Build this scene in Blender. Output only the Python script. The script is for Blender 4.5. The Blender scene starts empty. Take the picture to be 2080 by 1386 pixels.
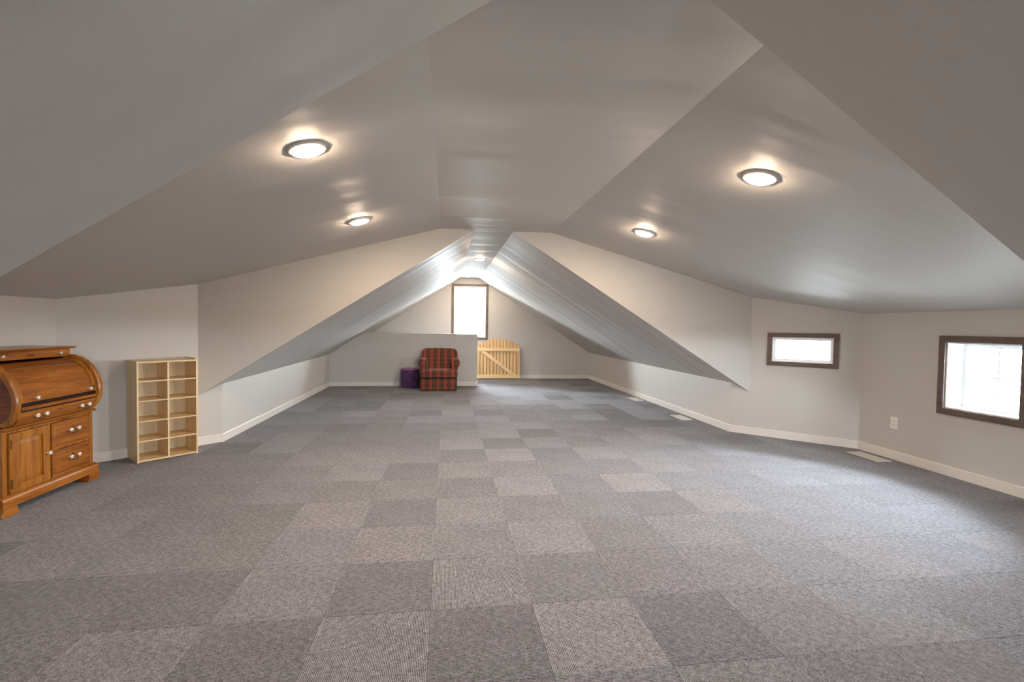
import bpy, bmesh, math, random
from mathutils import Vector, Matrix

# ------------------------------------------------------------------ camera
SC = bpy.context.scene
COL = SC.collection
F_PX, YAW, PITCH, ROLL, CAM_H = 964.72, 0.13712, 0.03093, 0.01485, 1.26665
cam_d = bpy.data.cameras.new('camera'); cam = bpy.data.objects.new('camera', cam_d); COL.objects.link(cam)
cam_d.sensor_width = 36.0; cam_d.lens = F_PX*36/2080; cam_d.clip_start = 0.02
fw = Vector((math.sin(YAW)*math.cos(PITCH), math.cos(YAW)*math.cos(PITCH), -math.sin(PITCH)))
r0 = Vector((math.cos(YAW), -math.sin(YAW), 0)); u0 = r0.cross(fw)
rr = r0*math.cos(ROLL) + u0*math.sin(ROLL); uu = rr.cross(fw)
cam.matrix_world = Matrix(((rr.x, uu.x, -fw.x, 0), (rr.y, uu.y, -fw.y, 0), (rr.z, uu.z, -fw.z, CAM_H), (0, 0, 0, 1)))
SC.camera = cam

# ------------------------------------------------------------------ light and exposure
SKY_STRENGTH = 98.0
LAMP_STRENGTH = 330.0
LAMP_COLOR = (1.0, 0.75, 0.54)
w = bpy.data.worlds.new('overcast_sky'); SC.world = w; w.use_nodes = True
bg = w.node_tree.nodes['Background']
bg.inputs['Color'].default_value = (0.84, 0.93, 1.0, 1); bg.inputs['Strength'].default_value = SKY_STRENGTH
SC.view_settings.view_transform = 'Standard'; SC.view_settings.look = 'None'
SC.view_settings.gamma = 1.0; SC.view_settings.use_curve_mapping = False
SC.view_settings.exposure = 0.63
SC.cycles.max_bounces = 14; SC.cycles.diffuse_bounces = 8; SC.cycles.transparent_max_bounces = 12
SC.cycles.use_denoising = True

# ------------------------------------------------------------------ materials
def lin(c):
    return tuple((v/255/12.92 if v/255 <= 0.04045 else ((v/255+0.055)/1.055)**2.4) for v in c)

class NT:
    def __init__(s, name):
        s.m = bpy.data.materials.new(name); s.m.use_nodes = True
        s.t = s.m.node_tree; s.b = s.t.nodes['Principled BSDF']; s.out = s.t.nodes['Material Output']
    def n(s, typ, **kw):
        nd = s.t.nodes.new(typ)
        for k, v in kw.items():
            if k in nd.inputs: nd.inputs[k].default_value = v
            else: setattr(nd, k, v)
        return nd
    def l(s, a, b): s.t.links.new(a, b)
    def coord(s, scale=(1, 1, 1), rot=(0, 0, 0), kind='Object'):
        tc = s.n('ShaderNodeTexCoord'); mp = s.n('ShaderNodeMapping')
        mp.inputs['Scale'].default_value = scale; mp.inputs['Rotation'].default_value = rot
        s.l(tc.outputs[kind], mp.inputs['Vector']); return mp.outputs['Vector']
    def noise(s, vec, scale, detail=3, rough=0.5, dist=0.0):
        nd = s.n('ShaderNodeTexNoise'); nd.inputs['Scale'].default_value = scale
        nd.inputs['Detail'].default_value = detail; nd.inputs['Roughness'].default_value = rough
        nd.inputs['Distortion'].default_value = dist
        s.l(vec, nd.inputs['Vector']); return nd.outputs['Fac']
    def ramp(s, fac, stops):
        nd = s.n('ShaderNodeValToRGB'); e = nd.color_ramp.elements
        while len(e) < len(stops): e.new(0.5)
        for i, (p, c) in enumerate(stops): e[i].position = p; e[i].color = (*c, 1)
        s.l(fac, nd.inputs['Fac']); return nd.outputs['Color']
    def bump(s, h, dist, strength=1.0, nrm=None):
        nd = s.n('ShaderNodeBump'); nd.inputs['Distance'].default_value = dist; nd.inputs['Strength'].default_value = strength
        s.l(h, nd.inputs['Height'])
        if nrm is not None: s.l(nrm, nd.inputs['Normal'])
        return nd.outputs['Normal']
    def math(s, op, a, b=None):
        nd = s.n('ShaderNodeMath', operation=op)
        for i, v in enumerate((a, b)):
            if v is None: continue
            if isinstance(v, (int, float)): nd.inputs[i].default_value = v
            else: s.l(v, nd.inputs[i])
        return nd.outputs[0]
    def mixc(s, fac, a, b, mode='MIX'):
        nd = s.n('ShaderNodeMix', data_type='RGBA', blend_type=mode)
        for i, v in ((0, fac), (6, a), (7, b)):
            if isinstance(v, (int, float)): nd.inputs[i].default_value = v
            elif isinstance(v, tuple): nd.inputs[i].default_value = (*v, 1)
            else: s.l(v, nd.inputs[i])
        return nd.outputs[2]

def mat_paint(name, rgb, rough, wavy=0.0, stretch=(1, 1, 1), peel=0.0006, spec=0.4):
    t = NT(name); t.b.inputs['Base Color'].default_value = (*lin(rgb), 1)
    t.b.inputs['Roughness'].default_value = rough; t.b.inputs['Specular IOR Level'].default_value = spec
    v = t.coord()
    nrm = t.bump(t.noise(v, 140, 2), peel, 0.5)
    if wavy: nrm = t.bump(t.noise(t.coord(stretch), 1.0, 2, 0.5), wavy, 1.0, nrm)
    t.l(nrm, t.b.inputs['Normal']); return t.m

def mat_plain(name, rgb, rough=0.5, metal=0.0):
    t = NT(name); b = t.b
    v = t.coord(); f = t.noise(v, 60, 2)
    c = lin(rgb)
    t.l(t.ramp(f, [(0.3, tuple(x*0.94 for x in c)), (0.7, tuple(min(1, x*1.04) for x in c))]), b.inputs['Base Color'])
    b.inputs['Roughness'].default_value = rough; b.inputs['Metallic'].default_value = metal
    return t.m

def mat_wood(name, c_dark, c_mid, c_light, axis, rough=0.3, ring=7.0):
    """grain running along local axis 0/1/2"""
    t = NT(name); sc = [9, 9, 9]; sc[axis] = 0.7
    v = t.coord(tuple(sc))
    a = t.noise(v, 1.6, 6, 0.62, 0.6); b = t.noise(v, ring*2.2, 3, 0.6)
    big = t.noise(t.coord(tuple(1.6 if i != axis else 0.4 for i in range(3))), 1.5, 2)
    f = t.math('ADD', t.math('MULTIPLY', a, 0.62), t.math('ADD', t.math('MULTIPLY', b, 0.20), t.math('MULTIPLY', big, 0.22)))
    t.l(t.ramp(f, [(0.36, lin(c_dark)), (0.52, lin(c_mid)), (0.68, lin(c_light))]), t.b.inputs['Base Color'])
    t.b.inputs['Roughness'].default_value = rough
    t.l(t.bump(b, 0.0004, 0.4), t.b.inputs['Normal'])
    return t.m

WALL_RGB = (199, 196, 191)
M = {}
M['wall'] = mat_paint('wall_paint', WALL_RGB, 0.62)
M['ceiling'] = mat_paint('ceiling_paint', WALL_RGB, 0.54, 0.034, (0.28, 2.1, 0.28), spec=0.22)
M['base'] = mat_paint('baseboard_paint', (226, 221, 214), 0.4)
M['casing'] = mat_wood('casing_stain', (82, 70, 61), (102, 89, 79), (120, 106, 95), 0, 0.5)
M['vinyl'] = mat_plain('white_vinyl', (246, 247, 248), 0.35)
M['ground'] = mat_plain('pale_ground', (212, 213, 210), 0.9)
M['plate'] = mat_plain('white_plastic', (238, 235, 230), 0.35)
M['slot'] = mat_plain('dark_slot', (40, 38, 36), 0.6)
M['register'] = mat_plain('register_enamel', (224, 219, 212), 0.45)
M['oakY'] = mat_wood('honey_oak_wide', (92, 46, 10), (146, 84, 24), (178, 114, 42), 1, 0.26)
M['oakZ'] = mat_wood('honey_oak_tall', (98, 52, 13), (150, 92, 30), (182, 120, 48), 2, 0.26)
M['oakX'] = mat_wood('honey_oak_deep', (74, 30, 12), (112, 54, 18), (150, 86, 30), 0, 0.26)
M['porcelain'] = mat_plain('white_porcelain', (240, 232, 216), 0.15)
M['brass'] = mat_plain('aged_brass', (120, 92, 48), 0.35, 0.9)
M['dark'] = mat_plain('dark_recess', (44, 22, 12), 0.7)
M['mapleX'] = mat_wood('maple_board', (206, 176, 128), (224, 198, 152), (234, 210, 168), 0, 0.4)
M['mapleZ'] = mat_wood('maple_upright', (206, 176, 128), (224, 198, 152), (234, 210, 168), 2, 0.4)
M['maple_back'] = mat_wood('maple_back', (214, 194, 158), (226, 208, 174), (234, 218, 186), 2, 0.45)
M['pineX'] = mat_wood('pine_rail', (214, 178, 122), (232, 202, 150), (240, 216, 170), 0, 0.5)
M['pineZ'] = mat_wood('pine_slat', (196, 152, 94), (216, 178, 120), (230, 198, 144), 2, 0.5)

def mat_glass():
    t = NT('window_glass')
    tr = t.n('ShaderNodeBsdfTransparent'); gl = t.n('ShaderNodeBsdfGlossy'); gl.inputs['Roughness'].default_value = 0.02
    fr = t.n('ShaderNodeFresnel'); fr.inputs['IOR'].default_value = 1.35
    mx = t.n('ShaderNodeMixShader'); t.l(fr.outputs[0], mx.inputs[0]); t.l(tr.outputs[0], mx.inputs[1]); t.l(gl.outputs[0], mx.inputs[2])
    t.l(mx.outputs[0], t.out.inputs['Surface']); return t.m
M['glass'] = mat_glass()

def mat_lens():
    t = NT('lamp_lens'); t.b.inputs['Base Color'].default_value = (0.9, 0.9, 0.88, 1)
    t.b.inputs['Emission Color'].default_value = (*LAMP_COLOR, 1); t.b.inputs['Emission Strength'].default_value = LAMP_STRENGTH
    return t.m
M['lens'] = mat_lens()

def mat_carpet(name, from_attr):
    t = NT(name)
    if from_attr:
        at = t.n('ShaderNodeAttribute'); at.attribute_name = 'tone'
        tone = at.outputs['Color']; turn = at.outputs['Alpha']
    else:
        oi = t.n('ShaderNodeObjectInfo'); tone = oi.outputs['Color']; turn = oi.outputs['Alpha']
    tc = t.n('ShaderNodeTexCoord'); sp = t.n('ShaderNodeSeparateXYZ'); t.l(tc.outputs['Object'], sp.inputs[0])
    # rib position: across X for turned tiles, across Y for the others
    mx = t.n('ShaderNodeMix', data_type='FLOAT'); t.l(turn, mx.inputs[0]); t.l(sp.outputs['Y'], mx.inputs[2]); t.l(sp.outputs['X'], mx.inputs[3])
    wob = t.noise(tc.outputs['Object'], 60, 2)
    ph = t.math('ADD', t.math('MULTIPLY', mx.outputs[0], 2*math.pi/0.0066), t.math('MULTIPLY', wob, 2.2))
    rib = t.math('ADD', t.math('MULTIPLY', t.math('SINE', ph), 0.5), 0.5)
    fib = t.noise(tc.outputs['Object'], 130, 3, 0.8)
    blot = t.noise(tc.outputs['Object'], 38, 3, 0.7)
    dirt = t.noise(tc.outputs['Object'], 3.0, 2, 0.5)
    f = t.math('ADD', t.math('ADD', t.math('MULTIPLY', fib, 0.95), t.math('MULTIPLY', blot, 0.55)),
               t.math('ADD', t.math('MULTIPLY', rib, 0.26), t.math('MULTIPLY', dirt, 0.12)))
    k = t.n('ShaderNodeMapRange'); t.l(f, k.inputs[0])
    k.inputs[1].default_value = 0.70; k.inputs[2].default_value = 1.22; k.inputs[3].default_value = 0.15; k.inputs[4].default_value = 1.85
    cb = t.n('ShaderNodeCombineColor')
    for i in range(3): t.l(k.outputs[0], cb.inputs[i])
    t.l(t.mixc(1.0, tone, cb.outputs[0], 'MULTIPLY'), t.b.inputs['Base Color'])
    t.b.inputs['Roughness'].default_value = 0.95; t.b.inputs['Specular IOR Level'].default_value = 0.15
    t.b.inputs['Sheen Weight'].default_value = 0.15
    nrm = t.bump(rib, 0.0016, 0.7); t.l(t.bump(fib, 0.002, 0.5, nrm), t.b.inputs['Normal'])
    return t.m
M['carpet'] = mat_carpet('carpet_tile_loop', False)
M['carpet_far'] = mat_carpet('carpet_tile_loop_far', True)
M['subfloor'] = mat_plain('subfloor', (70, 66, 62), 0.9)

def mat_plaid():
    t = NT('red_striped_plaid')
    tc = t.n('ShaderNodeTexCoord'); sp = t.n('ShaderNodeSeparateXYZ'); t.l(tc.outputs['Object'], sp.inputs[0])
    per = 0.138
    fx = t.math('FRACT', t.math('ADD', t.math('DIVIDE', sp.outputs['X'], per), 100.30))
    red = lin((134, 50, 38)); orange = lin((172, 84, 52)); olive = lin((84, 66, 46)); drk = lin((50, 36, 30)); rust = lin((108, 40, 32))
    nd = t.n('ShaderNodeValToRGB'); nd.color_ramp.interpolation = 'LINEAR'
    stops = [(0.0, rust), (0.05, orange), (0.12, orange), (0.15, red), (0.23, red), (0.26, orange), (0.32, orange), (0.36, rust),
             (0.42, drk), (0.46, olive), (0.55, olive), (0.58, drk), (0.61, olive), (0.70, olive), (0.73, drk), (0.77, rust), (0.84, red), (0.90, olive), (0.97, rust)]
    e = nd.color_ramp.elements
    while len(e) < len(stops): e.new(0.5)
    for i, (p, c) in enumerate(stops): e[i].position = p; e[i].color = (*c, 1)
    t.l(fx, nd.inputs['Fac'])
    vz = t.math('ADD', sp.outputs['Z'], sp.outputs['Y'])
    fz = t.math('FRACT', t.math('DIVIDE', t.math('ADD', vz, 5.0), 0.026))
    line = t.math('MULTIPLY', t.math('LESS_THAN', fz, 0.36), 0.42)
    c = t.mixc(line, nd.outputs['Color'], drk)
    fz2 = t.math('FRACT', t.math('DIVIDE', t.math('ADD', vz, 5.03), 0.104))
    c = t.mixc(t.math('MULTIPLY', t.math('LESS_THAN', fz2, 0.14), 0.35), c, orange)
    t.l(c, t.b.inputs['Base Color']); t.b.inputs['Roughness'].default_value = 0.9
    t.b.inputs['Sheen Weight'].default_value = 0.1
    t.l(t.bump(t.noise(t.coord(), 400, 2), 0.001, 0.6), t.b.inputs['Normal'])
    return t.m
M['plaid'] = mat_plaid()

def mat_purple(name, lo, hi):
    t = NT(name)
    v = t.coord((1, 1, 1)); vo = t.n('ShaderNodeTexVoronoi'); vo.inputs['Scale'].default_value = 34; t.l(v, vo.inputs['Vector'])
    t.l(t.ramp(vo.outputs['Distance'], [(0.15, lin(hi)), (0.55, lin(lo))]), t.b.inputs['Base Color'])
    t.b.inputs['Roughness'].default_value = 0.75; t.b.inputs['Sheen Weight'].default_value = 0.2
    t.l(t.bump(vo.outputs['Distance'], 0.004, 0.6), t.b.inputs['Normal']); return t.m
M['purple'] = mat_purple('purple_weave', (74, 34, 80), (118, 70, 124))
M['purple_top'] = mat_purple('mauve_weave', (120, 66, 112), (158, 98, 146))

# ------------------------------------------------------------------ mesh helpers
def link(name, me, mat=None, parent=None):
    o = bpy.data.objects.new(name, me); COL.objects.link(o)
    if parent is not None: o.parent = parent
    if mat is not None and me is not None:
        me.materials.append(M[mat] if isinstance(mat, str) else mat)
    return o
def part(name, bm, mat, parent=None, smooth=False, angle=None):
    bmesh.ops.recalc_face_normals(bm, faces=bm.faces)
    if smooth:
        for f in bm.faces: f.smooth = True
        for e in bm.edges:
            if len(e.link_faces) == 2 and e.calc_face_angle(0) > math.radians(angle or 35): e.smooth = False
    me = bpy.data.meshes.new(name); bm.to_mesh(me); bm.free()
    return link(name, me, mat, parent)
def empty(name, loc=(0, 0, 0), rz=0.0):
    o = bpy.data.objects.new(name, None); COL.objects.link(o)
    o.location = loc; o.rotation_euler = (0, 0, rz); o.empty_display_size = 0.1
    return o
def tag(o, label, cat, group=None, kind=None):
    if label: o['label'] = label
    if cat: o['category'] = cat
    if group: o['group'] = group
    if kind: o['kind'] = kind
    return o
def struct(o): o['kind'] = 'structure'; return o

def box(bm, x0, x1, y0, y1, z0, z1):
    vs = [bm.verts.new((x, y, z)) for z in (z0, z1) for y in (y0, y1) for x in (x0, x1)]
    for f in ((0, 2, 3, 1), (4, 5, 7, 6), (0, 1, 5, 4), (2, 6, 7, 3), (0, 4, 6, 2), (1, 3, 7, 5)):
        bm.faces.new([vs[i] for i in f])
    return vs
def B(*dims, bev=0.0, seg=2):
    bm = bmesh.new()
    box(bm, *dims)
    if bev: bmesh.ops.bevel(bm, geom=bm.edges[:], offset=bev, segments=seg, profile=0.5, affect='EDGES')
    return bm
def prism(bm, pts, ext):
    """polygon pts (3D) pushed along vector ext"""
    a = [bm.verts.new(p) for p in pts]; b = [bm.verts.new(Vector(p)+Vector(ext)) for p in pts]
    bm.faces.new(a[::-1]); bm.faces.new(b); n = len(a)
    for i in range(n): bm.faces.new((a[i], a[(i+1) % n], b[(i+1) % n], b[i]))
def lathe(bm, prof, seg=20, center=(0, 0, 0), axis='z'):
    """prof: list of (radius, height)"""
    rings = []
    c = Vector(center)
    def P(r, h, a):
        if axis == 'z': return c+Vector((r*math.cos(a), r*math.sin(a), h))
        if axis == 'x': return c+Vector((h, r*math.cos(a), r*math.sin(a)))
        return c+Vector((r*math.cos(a), h, r*math.sin(a)))
    for r, h in prof:
        if r < 1e-6: rings.append([bm.verts.new(P(0, h, 0))])
        else: rings.append([bm.verts.new(P(r, h, 2*math.pi*k/seg)) for k in range(seg)])
    for a, b in zip(rings, rings[1:]):
        for k in range(seg):
            k2 = (k+1) % seg
            if len(a) == 1 and len(b) == 1: continue
            if len(a) == 1: bm.faces.new((a[0], b[k], b[k2]))
            elif len(b) == 1: bm.faces.new((a[k], b[0], a[k2]))
            else: bm.faces.new((a[k], b[k], b[k2], a[k2]))
    for rg, rev in ((rings[0], True), (rings[-1], False)):
        if len(rg) > 2: bm.faces.new(rg[::-1] if rev else rg)
def tube(bm, pts, rad, seg=8):
    pts = [Vector(p) for p in pts]; rings = []
    for i, p in enumerate(pts):
        d = (pts[min(i+1, len(pts)-1)]-pts[max(i-1, 0)]).normalized()
        s = Vector((0, 0, 1)) if abs(d.z) < 0.9 else Vector((1, 0, 0))
        a = d.cross(s).normalized(); b = d.cross(a)
        rings.append([bm.verts.new(p+a*rad*math.cos(2*math.pi*k/seg)+b*rad*math.sin(2*math.pi*k/seg)) for k in range(seg)])
    for A, Bq in zip(rings, rings[1:]):
        for k in range(seg): bm.faces.new((A[k], A[(k+1) % seg], Bq[(k+1) % seg], Bq[k]))
    bm.faces.new(rings[0][::-1]); bm.faces.new(rings[-1])

def clip_half(poly, a, b, c):
    """keep a*x+b*y<=c ; 2D"""
    out = []
    for i in range(len(poly)):
        p, q = poly[i], poly[(i+1) % len(poly)]
        dp, dq = a*p[0]+b*p[1]-c, a*q[0]+b*q[1]-c
        if dp <= 1e-9: out.append(p)
        if (dp < -1e-9 and dq > 1e-9) or (dp > 1e-9 and dq < -1e-9):
            t = dp/(dp-dq); out.append((p[0]+t*(q[0]-p[0]), p[1]+t*(q[1]-p[1])))
    return out
def area2(poly):
    return 0.5*sum(poly[i][0]*poly[(i+1) % len(poly)][1]-poly[(i+1) % len(poly)][0]*poly[i][1] for i in range(len(poly)))

# ------------------------------------------------------------------ room shell
XL, XR = -2.34, 3.50            # inner knee walls
XLo, XRo = -3.255, 4.42         # dormer outer walls
YB, YN = 11.40, -3.0
YL45, YR45 = 5.37, 5.44         # where the angled dormer walls leave the knee walls
YL46, YR46 = 4.475, 4.535       # where they reach the outer walls
MIR = 6.64
mir = lambda y: MIR-y
ZC, ZCB = 2.317, 2.40           # flat ceiling at the dormers / at the back gable
TX0, TX1 = 0.292, 0.722         # flat strip of the narrow part
CX0, CX1 = -0.075, 1.155        # creases of the dormer ceiling
dl = lambda x: ZC+0.2765*(x-CX0)
dr = lambda x: ZC+0.006-0.265*(x-CX1)
TH = 0.20

def wall(name, p0, p1, poly, hole=None, th=TH, mat='wall'):
    """vertical wall: inner face from p0 to p1 seen from inside left->right; poly in (s,z); outward = left normal of p0->p1"""
    d = Vector((p1[0]-p0[0], p1[1]-p0[1], 0)).normalized(); n = Vector((-d.y, d.x, 0))
    o3 = Vector((p0[0], p0[1], 0)); poly = [(s, z or -0.12) for s, z in poly]
    pieces = [poly]
    if hole:
        s0, s1, z0, z1 = hole
        mid = clip_half(clip_half(poly, 1, 0, s1), -1, 0, -s0)
        pieces = [clip_half(poly, 1, 0, s0), clip_half(poly, -1, 0, -s1), clip_half(mid, 0, 1, z0), clip_half(mid, 0, -1, -z1)]
    bm = bmesh.new()
    for pc in pieces:
        if len(pc) >= 3 and abs(area2(pc)) > 1e-6:
            prism(bm, [o3+d*s+Vector((0, 0, z)) for s, z in pc], n*th)
    return struct(part(name, bm, mat))
def slab(name, pts, th=0.12, mat='ceiling'):
    """ceiling slab: inner face pts, pushed upward"""
    bm = bmesh.new(); prism(bm, pts, (0, 0, th)); bmesh.ops.triangulate(bm, faces=[f for f in bm.faces if len(f.verts) > 4])
    return struct(part(name, bm, mat))
L2 = lambda a, b: math.hypot(b[0]-a[0], b[1]-a[1])

# back gable: seen from inside left->right = -X to +X
wall('wall_back', (XL, YB), (XR, YB), [(0, 0), (XR-XL, 0), (XR-XL, 0.64), (0.754-XL, ZCB), (0.298-XL, ZCB), (0, 0.655)],
     hole=(0.165-XL, 0.930-XL, 0.980, 2.210))
# gable behind the camera
wall('wall_near', (XR, YN), (XL, YN), [(0, 0), (XR-XL, 0), (XR-XL, 0.60), (XR-TX0, ZC), (XR-TX1, ZC), (0, 0.495)],
     hole=(XR-2.40, XR-1.62, 0.40, 1.05))
# knee walls
wall('wall_left_far', (XL, YL45), (XL, YB), [(0, 0), (YB-YL45, 0), (YB-YL45, 0.655), (0, 0.615)])
wall('wall_right_far', (XR, YB), (XR, YR45), [(0, 0), (YB-YR45, 0), (YB-YR45, 0.610), (0, 0.64)])
wall('wall_left_near', (XL, YN), (XL, mir(YL45)), [(0, 0), (mir(YL45)-YN, 0), (mir(YL45)-YN, 0.604), (0, 0.604)])
wall('wall_right_near', (XR, mir(YR45)), (XR, YN), [(0, 0), (mir(YR45)-YN, 0), (mir(YR45)-YN, 0.495), (0, 0.495)])
# outer dormer walls
wall('wall_left', (XLo, mir(YL46)), (XLo, YL46), [(0, 0), (2*YL46-MIR, 0), (2*YL46-MIR, dl(XLo)), (0, dl(XLo))])
wr = (3.037, 3.718)
wall('wall_right', (XRo, YR46), (XRo, mir(YR46)), [(0, 0), (2*YR46-MIR, 0), (2*YR46-MIR, dr(XRo)), (0, dr(XRo))],
     hole=(YR46-wr[1]+0.055, YR46-wr[0]-0.055, 0.595, 1.185))
# angled walls; K = length covered by the strip under the slope
def angled(name, a, b, xb, zk, zs, zd0, zd1, hole=None, flip=False):
    """a on the knee wall, b on the outer wall, xb where the bulkhead meets it"""
    Ln = L2(a, b); k = Ln*(xb-a[0])/(b[0]-a[0])
    poly1 = [(0, -0.12), (k, -0.12), (k, zs), (0, zk)]; poly2 = [(k, -0.12), (Ln, -0.12), (Ln, zd1), (k, zd0)]
    if flip:
        poly1 = [(Ln-s, z) for s, z in poly1][::-1]; poly2 = [(Ln-s, z) for s, z in poly2][::-1]
        if hole: hole = (Ln-hole[1], Ln-hole[0], hole[2], hole[3])
        a, b = b, a
    d = Vector((b[0]-a[0], b[1]-a[1], 0)).normalized(); n = Vector((-d.y, d.x, 0)); o3 = Vector((a[0], a[1], 0))
    pieces = [poly1]
    if hole:
        s0, s1, z0, z1 = hole
        mid = clip_half(clip_half(poly2, 1, 0, s1), -1, 0, -s0)
        pieces += [clip_half(poly2, 1, 0, s0), clip_half(poly2, -1, 0, -s1), clip_half(mid, 0, 1, z0), clip_half(mid, 0, -1, -z1)]
    else: pieces.append(poly2)
    bm = bmesh.new()
    for pc in pieces: prism(bm, [o3+d*s+Vector((0, 0, z)) for s, z in pc], n*0.14)
    return struct(part(name, bm, 'wall'))
YBL, YBR = 5.215, 5.297          # bulkhead plane at its left / right end
xbl = XL+(YBL-YL45)*(XLo-XL)/(YL46-YL45); xbr = XR+(YBR-YR45)*(XRo-XR)/(YR46-YR45)
angled('wall_left_angled_far', (XL, YL45), (XLo, YL46), xbl, 0.615, 0.517, dl(xbl), dl(XLo), flip=True)
A45, B45 = (XR, YR45), (XRo, YR46)
d45 = Vector((XRo-XR, YR46-YR45)).normalized()
S45 = lambda x: (x-XR)/d45.x
L45 = L2(A45, B45)
w45 = (S45(3.776), S45(4.276), 0.851, 1.237)
angled('wall_right_angled_far', A45, B45, xbr, 0.610, 0.515, dr(xbr), dr(XRo), hole=(w45[0]+0.05, w45[1]-0.05, 0.901, 1.187))
angled('wall_left_angled_near', (XL, mir(YL45)), (XLo, mir(YL46)), xbl, 0.604, 0.50, dl(xbl), dl(XLo))
angled('wall_right_angled_near', (XR, mir(YR45)), (XRo, mir(YR46)), xbr, 0.495, 0.40, dr(xbr), dr(XRo), hole=(w45[0]+0.05, w45[1]-0.05, 0.901, 1.187), flip=True)

# bulkheads (upright faces between dormer ceiling and steep slope)
def bulkhead(name, pts, ext):
    up = lambda p: (p[0], p[1], p[2]+0.10)
    pts = [pts[0], up(pts[0]), up(pts[1]), up(pts[2]), pts[3]]
    k = -0.003 if ext[1] > 0 else 0.003
    bm = bmesh.new(); prism(bm, [(p[0], p[1]+k, p[2]) for p in pts], ext); return struct(part(name, bm, 'wall'))
ybm = lambda x: YBL+(YBR-YBL)*(x-xbl)/(xbr-xbl)
bulkhead('wall_left_bulkhead_far', [(TX0, ybm(TX0), ZC), (CX0, ybm(CX0), ZC+0.002), (xbl, YBL, dl(xbl)), (xbl, YBL, 0.517)], (0, 0.004, 0))
bulkhead('wall_right_bulkhead_far', [(TX1, ybm(TX1), ZC), (CX1, ybm(CX1), ZC+0.002), (xbr, YBR, dr(xbr)), (xbr, YBR, 0.515)], (0, 0.004, 0))
bulkhead('wall_left_bulkhead_near', [(TX0, 1.39, ZC), (CX0, 1.39, ZC+0.002), (xbl, mir(YBL), dl(xbl)), (xbl, mir(YBL), 0.50)], (0, -0.004, 0))
bulkhead('wall_right_bulkhead_near', [(TX1, 1.39, ZC), (CX1, 1.39, ZC+0.002), (xbr, mir(YBR), dr(xbr)), (xbr, mir(YBR), 0.40)], (0, -0.004, 0))
# ceilings
slab('ceiling', [(CX0, 1.39, ZC), (CX1, 1.39, ZC+0.006), (CX1, ybm(CX1), ZC+0.006), (TX1, ybm(TX1), ZC), (TX0, ybm(TX0), ZC), (CX0, ybm(CX0), ZC)])
slab('ceiling_dormer_left', [(CX0, 1.39, ZC), (CX0, ybm(CX0), ZC), (xbl, YBL, dl(xbl)), (XLo, YL46, dl(XLo)), (XLo, mir(YL46), dl(XLo)), (xbl, mir(YBL), dl(xbl))])
slab('ceiling_dormer_right', [(CX1, 1.39, dr(CX1)), (CX1, ybm(CX1), dr(CX1)), (xbr, YBR, dr(xbr)), (XRo, YR46, dr(XRo)), (XRo, mir(YR46), dr(XRo)), (xbr, mir(YBR), dr(xbr))])
slab('ceiling_ridge_far', [(TX0, ybm(TX0), ZC), (TX1, ybm(TX1), ZC), (0.754, YB, ZCB), (0.298, YB, ZCB)])
slab('ceiling_slope_left_far', [(TX0, ybm(TX0), ZC), (0.298, YB, ZCB), (XL, YB, 0.655), (XL, YL45, 0.615), (xbl, YBL, 0.517)])
slab('ceiling_slope_right_far', [(TX1, ybm(TX1), ZC), (0.754, YB, ZCB), (XR, YB, 0.64), (XR, YR45, 0.610), (xbr, YBR, 0.515)])
slab('ceiling_ridge_near', [(TX0, YN, ZC), (TX1, YN, ZC), (TX1, 1.39, ZC), (TX0, 1.39, ZC)])
slab('ceiling_slope_left_near', [(TX0, 1.39, ZC), (TX0, YN, ZC), (XL, YN, 0.604), (XL, mir(YL45), 0.604), (xbl, mir(YBL), 0.50)])
slab('ceiling_slope_right_near', [(TX1, 1.39, ZC), (TX1, YN, ZC), (XR, YN, 0.495), (XR, mir(YR45), 0.495), (xbr, mir(YBR), 0.40)])
# half wall before the stairs
HW_Y, HW_X, HW_Z = 10.0, 0.645, 1.092
bm = bmesh.new(); prism(bm, [(XL, HW_Y, 0), (HW_X, HW_Y, 0), (HW_X, HW_Y, HW_Z), (-1.685, HW_Y, HW_Z), (XL, HW_Y, 0.645)], (0, 0.115, 0))
struct(part('wall_half', bm, 'wall'))

# pale plane far below, added to reflect daylight in through the windows
bm = bmesh.new(); prism(bm, [(-250, -250, -5.5), (250, -250, -5.5), (250, 250, -5.5), (-250, 250, -5.5)], (0, 0, -0.3))
struct(part('ground', bm, 'ground'))

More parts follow.
